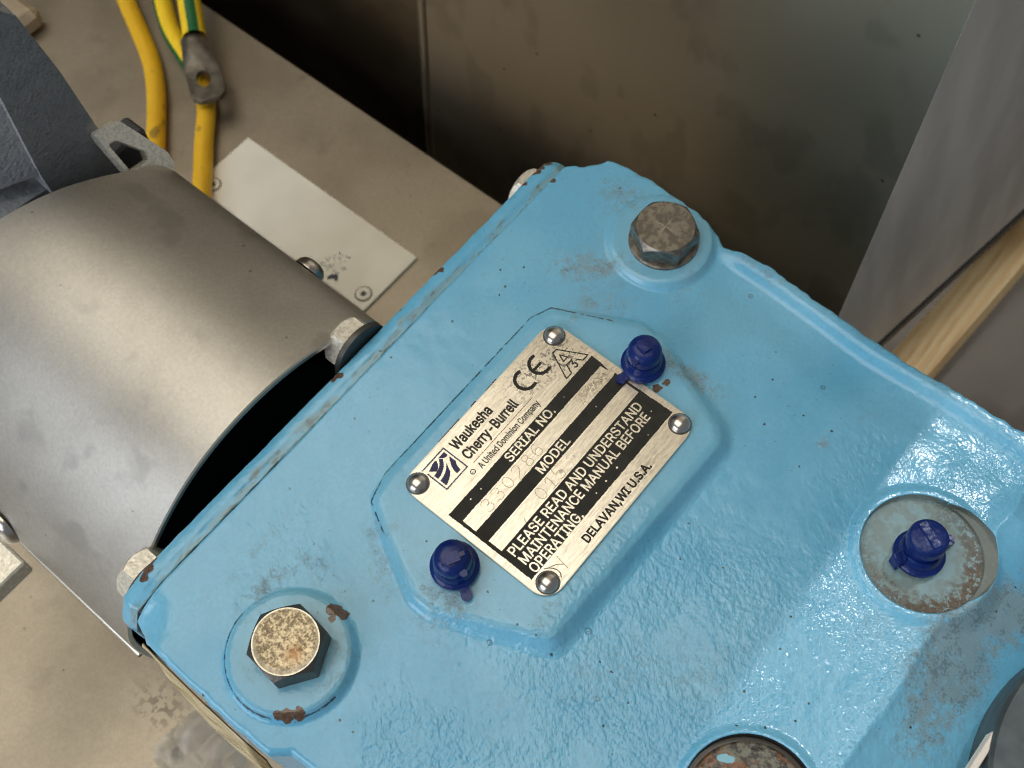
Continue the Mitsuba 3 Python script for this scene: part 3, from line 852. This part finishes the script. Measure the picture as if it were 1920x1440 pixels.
ink('engraved_number', figures('330286', (-21.3, -17.5, -13.5, -9.7, -5.9, -2.4), 1.75, 3.2, 2.7, .17), 'engraving', h=.012)
ink('engraved_number', figures('015', (-10.6, -7.0, -3.6), -6.5, 3.3, 2.7, .17), 'engraving', h=.012)
scr = []
for k in range(26):
    x, y = rng.uniform(16, 26), rng.uniform(1.7, 4.8)
    a = rng.uniform(0, 6.28); r = rng.uniform(.5, 1.5)
    t = np.linspace(a, a + rng.uniform(1.5, 4), 10)
    scr.append(LineString(np.column_stack([x + r * np.cos(t), y + .8 * r * np.sin(t)])).buffer(.045, 1))
scr = shapely.union_all(scr).intersection(sbox(14, 1.4, 27.0, 5.1))
ink('engraved_scribble', scr, 'engraving', h=.012)
for x, y, dx, dy in ((19.5, 2, 1.6, 2.3), (21, 1.8, 1.4, 2.6), (24.2, 2.4, -1.2, 2.2), (4.5, -20.9, .5, -1.3), (22.6, 4.4, 2.4, -1.8)):
    ink('scratch', LineString([(x, y), (x + dx, y + dy)]).buffer(.05, 1), 'scratch', h=.014)
cur = shapely.union_all([LineString(spline([(-24.0, -17.6, 0), (-22.6, -19.0, 0), (-22.2, -20.8, 0), (-23.0, -22.0, 0)], 20)[:, :2]).buffer(.13, 2),
                         LineString(spline([(-23.0, -18.3, 0), (-21.0, -19.4, 0), (-20.2, -20.4, 0)], 20)[:, :2]).buffer(.10, 2),
                         LineString([(-19.6, -17.9), (-20.2, -21.8)]).buffer(.07, 2), LineString([(-17.9, -7.2), (-17.1, -5.8)]).buffer(.09, 2)])
ink('ink_scribble', cur, 'lug_tin', h=.012)
# dark dried sealant along the plate's edges
sea = []
for x0, x1, y, s in ((-15, -7, 23.9, 1), (3.5, 7.5, 23.9, 1), (-2.2, -.6, 24.0, 1)):
    sea.append(LineString([(x0, y), (x1, y + .15)]).buffer(.22, 2))
put('pump_gearbox__name_plate__sealant', extr(shapely.union_all(sea), .55, 0), 'black_edge')

# ------------------------------------------------------------------ grease caps
def grease_cap(key, x, y, z, rot, label, s=1.0, tilt=(0, 0), form='nib'):
    thing(key, label, 'grease cap', 'blue plastic caps on the grease nipples')
    R = T  # noqa
    M = trimesh.transformations
    mat = M.translation_matrix((x, y, z)) @ M.rotation_matrix(math.radians(tilt[0]), (1, 0, 0)) @ M.rotation_matrix(math.radians(tilt[1]), (0, 1, 0)) @ M.rotation_matrix(math.radians(rot), (0, 0, 1)) @ M.scale_matrix(s)

    def part(name, m, mat_='blue_plastic', sm=35):
        m = m.copy(); m.apply_transform(mat); put(f'{key}__{name}', m, mat_, sm)
    part('nipple_collar', lathe([(0, -.4), (5.2, -.4), (5.2, 1.2), (0, 1.2)], 40), 'zinc_plate')
    part('skirt', lathe([(0, .7), (5.9, .7), (6.2, 1.0), (6.2, 1.9), (5.9, 2.3), (5.3, 2.6), (5.15, 4.6), (4.7, 5.6), (0, 5.6)], 56))
    if form == 'nib':
        part('crown', lathe([(4.3, 5.2), (4.6, 5.9), (4.75, 7.0), (4.7, 8.6), (4.35, 9.8), (3.5, 10.6), (2.2, 11.0), (0, 11.1)], 56))
        nib = trimesh.convex.convex_hull(np.array([[a * 1.3 + ox, b * 1.7, c] for a in (-1, 1) for b in (-1, 1) for c, ox in ((10.4, 0.3), (12.1, .8))]))
        nib2 = trimesh.convex.convex_hull(np.array([[a * .55 + .5, b * 2.9 + .3, 10.4 + .7 * c] for a in (-1, 1) for b in (-1, 1) for c in (0, 1)]))
        part('nib', trimesh.boolean.union([nib.subdivide(), nib2], engine='manifold'))
        ear = trimesh.convex.convex_hull(np.vstack([lathe([(0, 0), (.95, 0), (.95, 1.1), (0, 1.1)], 16).vertices + (4.7, 1.2, 8.8), [[3.4, 0, 9.0], [3.4, 2.4, 9.0]]]))
        part('ear', ear)
    else:
        part('crown', lathe([(4.2, 5.2), (4.2, 6.8), (4.55, 7.3), (4.75, 8.0), (4.75, 10.6), (4.45, 11.4), (3.6, 11.9), (0, 12.1)], 56))
        st = bx(-7.6, -5.0, -1.5, 1.5, 3.6, 5.0, .3)
        st2 = bx(-7.6, -6.5, -1.5, 1.5, .9, 5.0, .3)
        part('strap', trimesh.util.concatenate([st, st2, move(bx(-5.3, -4.9, -1.0, 1.0, 2.6, 5.6, .1), 0, 0, 0)]))
        part('ridge', bx(-1.2, 1.2, -3.6, 3.6, 11.8, 12.5, .25))
    tab = sbox(5.2, -1.25, 8.0, 1.25).union(Point(8.0, 0).buffer(1.45, 10))
    part('pull_tab', extr(tab, .9, 1.1 if form == 'nib' else 1.6), 'blue_plastic', False)


grease_cap('grease_cap', 34.6, -2.9, .35, 168, 'blue plastic cap over the right end of the name plate, chipped paint at its foot', .93)
grease_cap('grease_cap_001', -36.9, -.6, .35, -118, 'darker blue plastic cap at the lower left end of the name plate', .97, (2, -3))
grease_cap('grease_cap_002', 37.4, -84.5, -5.9, -28, 'blue plastic cap with a loose strap, standing in the sunken brown stained face', 1.0, (-4, 4), 'strap')

# ------------------------------------------------------------------ coupling guard
thing('coupling_guard', 'half-round sheet steel coupling guard left of the blue gearbox', 'coupling guard')
GP = [(-97.5, -112), (-99.6, -85), (-101.3, -62), (-101.9, -54), (-102.0, -47), (-100.3, -37), (-96.6, -30.5), (-87.2, -18.1), (-74.8, -6.2), (-59.6, 2.9), (-43.5, 6.6), (-22.0, 4.7), (-7.2, -1.5), (1.0, -6.2), (4.2, -9.6), (6.2, -16), (7.6, -30), (8.6, -62), (9.5, -112)]
gp = spline([(a, 0, b) for a, b in GP], 240)
for _ in range(14):
    gp[1:-1] = .5 * gp[1:-1] + .25 * (gp[:-2] + gp[2:])
gt = np.gradient(gp, axis=0); gn = np.column_stack([-gt[:, 2], gt[:, 1] * 0, gt[:, 0]]); gn /= np.linalg.norm(gn, axis=1, keepdims=True)


def guard_row(off, y):
    q = gp + gn * off; q[:, 1] = y; return q


def grid_mesh(P_):
    a, b = P_.shape[:2]; i = np.arange(a * b).reshape(a, b)
    f = np.vstack([np.column_stack([i[:-1, :-1].ravel(), i[1:, :-1].ravel(), i[1:, 1:].ravel()]), np.column_stack([i[:-1, :-1].ravel(), i[1:, 1:].ravel(), i[:-1, 1:].ravel()])])
    return P_.reshape(-1, 3), f


y_far = np.interp(gp[:, 0], [-60, -5, 10], [165, 151, 150])
outer = np.array([guard_row(0, 66 + t * (y_far - 66)) for t in np.linspace(0, 1, 30)])
v, f = grid_mesh(outer)
nn = np.tile(gn, (30, 1))
if np.cross(v[f[0, 1]] - v[f[0, 0]], v[f[0, 2]] - v[f[0, 0]]) @ nn[f[0, 0]] < 0:
    f = f[:, ::-1]
put('coupling_guard__shell', (v, f), 'guard_steel', normals=nn)
put('coupling_guard__shaded_inside', grid_mesh(np.array([guard_row(-2.0, 66), guard_row(-2.0, y_far)])), 'guard_inside_shade', True)  # inner face of the sheet, its shade painted in as black
put('coupling_guard__rim', grid_mesh(np.array([guard_row(a, b) for a, b in ((0, 66), (-.35, 65.55), (-1.65, 65.55), (-2.0, 66))])), 'guard_edge')
glint_bead = spline([(-101.9, y, -55.3) for y in (66.5, 90, 115, 140, 159)], 40)
put('coupling_guard__glint_bead', tube(glint_bead, np.linspace(1.15, .5, 40), 12), 'guard_edge', True)  # bead added along the guard side to catch a bright line of light


thing('added_coupling', 'black shaft coupling added inside the steel guard to keep its opening dark', 'coupling')
put('added_coupling', move(along_y(lathe([(0, 0), (46, 0), (52, 3), (52, 60), (46, 63), (46, 78), (0, 78)], 64)), -42, 74, -60), 'guard_inside_shade', 30)  # added filler that hides the lit base behind the guard opening


# button-head screws
def button(cx, cy, cz, d, r=5.6, h=3.4):
    m = lathe([(0, 0), (r, 0), (r, .35), (r * .93, h * .45), (r * .72, h * .78), (r * .4, h * .96), (0, h)], 40)
    m.apply_transform(trimesh.geometry.align_vectors((0, 0, 1), d)); return move(m, cx, cy, cz)


for (qx, qz, y, r) in ((-101.0, -41.0, 118.5, 6.2), (6.3, -17.0, 95.0, 4.8)):
    k = np.argmin(np.hypot(gp[:, 0] - qx, gp[:, 2] - qz))
    put('coupling_guard__screw', button(gp[k, 0], y, gp[k, 2], gn[k], r, 3.6), 'rivet_steel', True)
put('coupling_guard__bracket', bx(-150, -105.5, 113, 124, -62, -54.5, .6), 'zinc_plate')

# ------------------------------------------------------------------ motor flange behind the guard
thing('motor_flange', 'rough blue-grey cast motor flange behind the steel guard', 'motor')
ringp = Point(0, 0).buffer(54, 48)
m = along_y(extr(ringp, 12)); m = move(m, -40, 168, -57)
put('motor_flange__flange', m, 'cast_grey', 30)
ribp = [[-24.5, 166, -20], [-5.5, 166, -20], [-4.0, 166, 5], [-5.0, 166, 30], [-8.2, 167, 53], [-12, 169, 58], [-24, 170, 78], [-23, 166, 40], [-25, 166, 8]]
def hull(pts):
    return trimesh.convex.convex_hull(np.array(pts, float))
rib = hull([[-25, 165, -30], [-4, 165, -30], [-3.4, 165, -2], [-5.4, 165, 30], [-8.3, 165, 53], [-22.6, 165, 38], [-25.2, 165, 5], [-18, 165, 66],
            [-4, 178, -30], [-3, 178, -2], [-5, 178, 32], [-9, 178, 60], [-24, 178, 60], [-25, 178, -30]])
put('motor_flange__rib', rib, 'cast_grey')
side = hull([[-22.8, 166, 38], [-25.4, 166, 4], [-60, 186, 40], [-60, 186, 0], [-25, 178, 60], [-60, 192, 75], [-26, 178, 0]])
put('motor_flange__web', side, 'cast_grey')
thing('zinc_clip', 'small bent zinc plated clip with a dark opening beside the motor flange', 'clip')
op = Polygon([(-7, 9.6), (2.7, 7.6), (9.0, -11), (8.6, -16), (5.2, -18.6), (-1, -16), (-7, -12)]).buffer(-1.2).buffer(1.2)
hp = Polygon([(-5.6, 3.6), (-2.4, 3.0), (3.2, -6.2), (2.2, -9.4), (-5.6, -8.6)]).buffer(-.6).buffer(.6)
clip = along_y(extr(affinity.scale(affinity.scale(op.difference(hp), .84, .84, origin=(-5, 4)), 1, -1, origin=(0, 0)), 6))
clip.apply_transform(trimesh.transformations.rotation_matrix(math.radians(-38), (1, 0, 0)))
put('zinc_clip', move(clip, 0, 157, 0), 'zinc_plate', 30)
put('motor_flange__dark_filler', bx(-10, 9.5, 166, 175, -34, -10, 1), 'black_edge')  # black filler added behind the clip so its opening stays dark
thing('machine_foot', 'brown block-shaped machine foot at the top left corner behind the motor', 'machine foot')
put('machine_foot', bx(-60, 57.5, 331, 470, -115, -104, 3.0), 'foot_bronze')

# ------------------------------------------------------------------ cables and the white card on the base
thing('yellow_cable', 'thick plain yellow cable, the left one of the cables on the steel base', 'cable')
put('yellow_cable', tube(spline([(110, 352, -110.8), (96.9, 329.6, -110.8), (87.2, 311, -110.8), (78.4, 292.4, -110.8), (69.5, 274.9, -110.8), (58.8, 260.5, -110.8), (47.3, 248, -110.8), (35.8, 236.4, -110.8), (18.8, 224, -110.8), (0, 212, -110.8)], 90), 3.9, 28), 'yellow_sleeve', True)


def striped(key, path, r, green_at, up=(0, 0, 1.0)):
    """wire with two green bands let into a yellow jacket: angular sectors of one round section"""
    bands = [(green_at, green_at + .95), (green_at + math.pi, green_at + math.pi + .95)]
    n = 0
    for k, (a, b) in enumerate(bands):
        put(f'{key}__green_stripe', tube(path, r, 9, a, b), 'green_wire', True)
        put(f'{key}__jacket', tube(path, r, 22, b, bands[(k + 1) % 2][0] + (2 * math.pi if k else 0)), 'yellow_wire', True)


thing('earth_wire', 'striped green and yellow earth wire ending in a flat grey ring lug', 'earth wire')
pa = spline([(126, 311, -88), (112.5, 294, -92), (98.5, 277, -96), (91, 267.5, -98), (85.5, 260.5, -99)], 50)
striped('earth_wire', pa, 4.8, 1.25)
put('earth_wire__sleeve_lip', tube(spline([pa[27], pa[31]], 6), 5.2, 24, 0, 2 * math.pi), 'yellow_wire', True)
thing('earth_wire_001', 'green and yellow wire passing under the lug to the white card', 'earth wire')
pb = spline([(118, 334, -106), (107.1, 315.9, -108), (97, 298.1, -109.5), (87, 281.6, -110.4), (81.4, 266, -110.5), (76.3, 252.5, -110.5), (67, 238.5, -110.5), (55.8, 228, -110.5), (46.2, 218.5, -110.5), (35.8, 208.5, -110.5), (20.1, 193.8, -110.5), (6, 181, -110.5)], 100)
n0 = 46
bands = (2.25, 3.2)
put('earth_wire_001__green_stripe', tube(pb[:n0], 4.1, 12, -.75, .75), 'green_wire', True)
put('earth_wire_001__jacket', tube(pb[:n0], 4.1, 26, .75, -.75 + 2 * math.pi), 'yellow_wire', True)
put('earth_wire_001__sleeve', tube(pb[n0 - 1:], 3.9, 28), 'yellow_sleeve', True, label='plain yellow length below the lug')
# ring lug: crimp barrel flowing into a holed palm
d = np.array([-16.9, -27.6, 0]) ; d /= np.linalg.norm(d); s = np.array([-d[1], d[0], 0])
def lug_pt(u, w, z):
    o = np.array([84.0, 260.0, 0])
    return o + d * u + s * w + np.array([0, 0, z])
secs = [(-2, 5.4, 4.6), (3, 5.6, 4.6), (6, 6.2, 3.8), (10, 6.9, 2.2), (14, 7.1, 1.5), (26, 7.1, 1.4), (28.5, 6.6, 1.4), (31, 4.2, 1.4)]
out = [(u, w) for u, w, _ in secs]
lp = Polygon([(u, -w) for u, w in out] + [(u, w) for u, w in out[::-1]]).buffer(-.8).buffer(.8)
lp = lp.difference(affinity.scale(Point(19.5, -.3).buffer(1, 20), 4.4, 3.0))
lm = extr(lp, 2.2)
lm = lm.subdivide().subdivide()
vv = lm.vertices.copy()
hz = np.interp(vv[:, 0], [u for u, _, _ in secs], [h for _, _, h in secs])
hw = np.interp(vv[:, 0], [u for u, _, _ in secs], [w for _, w, _ in secs])
arch = np.sqrt(np.maximum(1 - (vv[:, 1] / (hw + .3)) ** 2, 0))
k = np.clip((hz - 1.4) / 3.2, 0, 1)
zz = vv[:, 2] + k * 4.6 * arch
lm.vertices = np.array([lug_pt(a, b, c) for a, b, c in zip(vv[:, 0], vv[:, 1], -103.5 + zz)])
lm.fix_normals()
put('earth_wire__ring_lug', lm, 'lug_tin', 35)

thing('white_card', 'white plastic plate riveted to the steel base with smudged ink marks', 'plate')
put('white_card', bx(38.2, 68.8, 122.8, 216.5, -115, -113.4, .25), 'card_plastic')
for (x, y) in ((43.6, 127.8), (43.0, 210.5)):
    put('white_card__eyelet', move(lathe([(1.0, 0), (2.7, 0), (2.9, .35), (2.3, .7), (1.3, .55), (1.0, 0)], 40), x, y, -113.4), 'card_plastic', True)
    put('white_card__eyelet_hole', move(lathe([(0, 0), (1.05, 0), (1.05, .12), (0, .12)], 24), x, y, -113.4), 'black_edge')
    put('white_card__eyelet_ring', move(lathe([(2.9, 0), (3.5, 0), (3.5, .04), (2.9, .04), (2.9, 0)], 40), x, y, -113.4), 'lug_tin')
sm = shapely.union_all([Point(42.6, 141.6).buffer(1.1), Point(40.6, 143.2).buffer(.8), Point(41.7, 142.7).buffer(1.1), Point(41.6, 140.4).buffer(.7)]).buffer(.3).buffer(-.3)
put('white_card__ink_spot', extr(sm, .05, -113.39), 'card_ink')
fa = [Point(x, y).buffer(r, 4) for x, y, r in zip(rng.uniform(42.5, 50, 46), rng.uniform(141, 150.5, 46), rng.uniform(.15, .5, 46)) if abs((x - 46) * .6 + (y - 146) * .35) < 3.0]
put('white_card__faint_marks', extr(shapely.union_all(fa), .05, -113.39), 'card_ink_faint')
fb = [Point(51.2 + t * .9, 147.6 - t * 4.6 + .5 * math.sin(t * 9)).buffer(.45 if k in (0, 6) else .25, 4) for k, t in enumerate(np.linspace(0, 1, 7))]
put('white_card__faint_marks', extr(shapely.union_all(fb), .05, -113.39), 'card_ink')

# ------------------------------------------------------------------ tape and film at the lower left
thing('tape_strip', 'yellowed strip of adhesive tape hanging down the left side of the gearbox', 'tape')
top = spline([(-97.9, 48.5, -9), (-98.1, 40, -8), (-98.3, 28, -7.6), (-98.3, 16, -7.4), (-98.0, 5, -7.0)], 40)
bot = spline([(-98.6, 49.5, -16), (-100.2, 42, -26), (-102.6, 34, -46), (-102.8, 22, -58), (-99.6, 5.5, -36)], 40)
mid = (top + bot) / 2 + np.array([-.4, 0, 1.0])
P_ = np.array([top, .5 * top + .5 * mid, mid, .5 * mid + .5 * bot, bot])
P_[1:-1, :, 0] += .35 * np.sin(np.linspace(0, 22, 40))[None]
tv, tf = grid_mesh(P_)
put('tape_strip', (np.vstack([tv, tv + [.25, 0, -.1]]), np.vstack([tf, tf[:, ::-1] + len(tv)])), 'yellowed_tape', True)
thing('film_scrap', 'crumpled scrap of clear plastic film on the steel base by the gearbox foot', 'plastic film')
gu, gv = np.meshgrid(np.linspace(0, 1, 44), np.linspace(0, 1, 44), indexing='ij')
fx, fy = -128 + 30 * gu + 4 * gv, 36 + 34 * gv - 3 * gu + 3 * np.sin(gu * 5)
fz = -113.2 + 7.0 * np.abs(meshkit.fbm(np.stack([fx * .10, fy * .10, fx * 0], -1), 2, 6) - .5) * 2
fv, ff = grid_mesh(np.stack([fx, fy, fz], -1))
kk = meshkit.fbm(np.column_stack([fv[:, :2] * .08, fv[:, 0] * 0]), 3, 21)
cenf = fv[ff].mean(1)
inside = (((cenf[:, 0] + 112) / 15) ** 2 + ((cenf[:, 1] - 52) / 15) ** 2 + 1.2 * (kk[ff].mean(1) - .5)) < 1
put('film_scrap', (fv, ff[inside]), 'clear_film', True)

# ------------------------------------------------------------------ pump head at the lower right
thing('pump_casing', 'round dark grey pump casing at the gearbox front, only its edge in view', 'pump casing')
put('pump_casing__body', move(lathe([(0, -60), (41.6, -60), (41.6, -1.0), (40.8, 0), (0, 0)], 160), 21.2, -158.9, 0), 'head_steel', 30)
put('pump_casing__gasket', bx(-40, 14, -120.1, -118.6, -7, -1.6, .2), 'cream_gasket')
put('pump_casing__seal_strip', bx(-40, 10, -128, -122.2, -9, -4.0, .4), 'red_rubber')

# ------------------------------------------------------------------ lamps of the workshop, far outside the frame
lamp('ceiling_panel_lamp', (-.12, .72, 2.0), (.76, 0, 0), (0, .97, 0), (2.5, 2.3, 1.92), 'wide warm ceiling panel lamp above the machine', 'lamp')
lamp('window_light', (-2.1, .35, 1.0), (.0, .8, 0), (.30, 0, .62), (3.4, 3.65, 4.0), 'tall cool window-like panel lamp to the left', 'lamp')
lamp('strip_light', (1.15, -.14, 2.0), (.09, 0, 0), (0, .006, 0), (1700, 1725, 1750), 'thin strip light over the right-hand side', 'lamp')
thing('shadow_beam', 'grey beam added out of view overhead on the right to cast a straight shadow edge', 'beam')
scene['shadow_beam'] = mikit.ply(trimesh.Trimesh(*[np.asarray(a) for a in (lambda m: (m.vertices * MM, m.faces))(bx(180, 445, -87, 90, 500, 560, 2))], process=False), 'grey_enamel')  # unseen blocker added to cut the strip light to a shadow edge
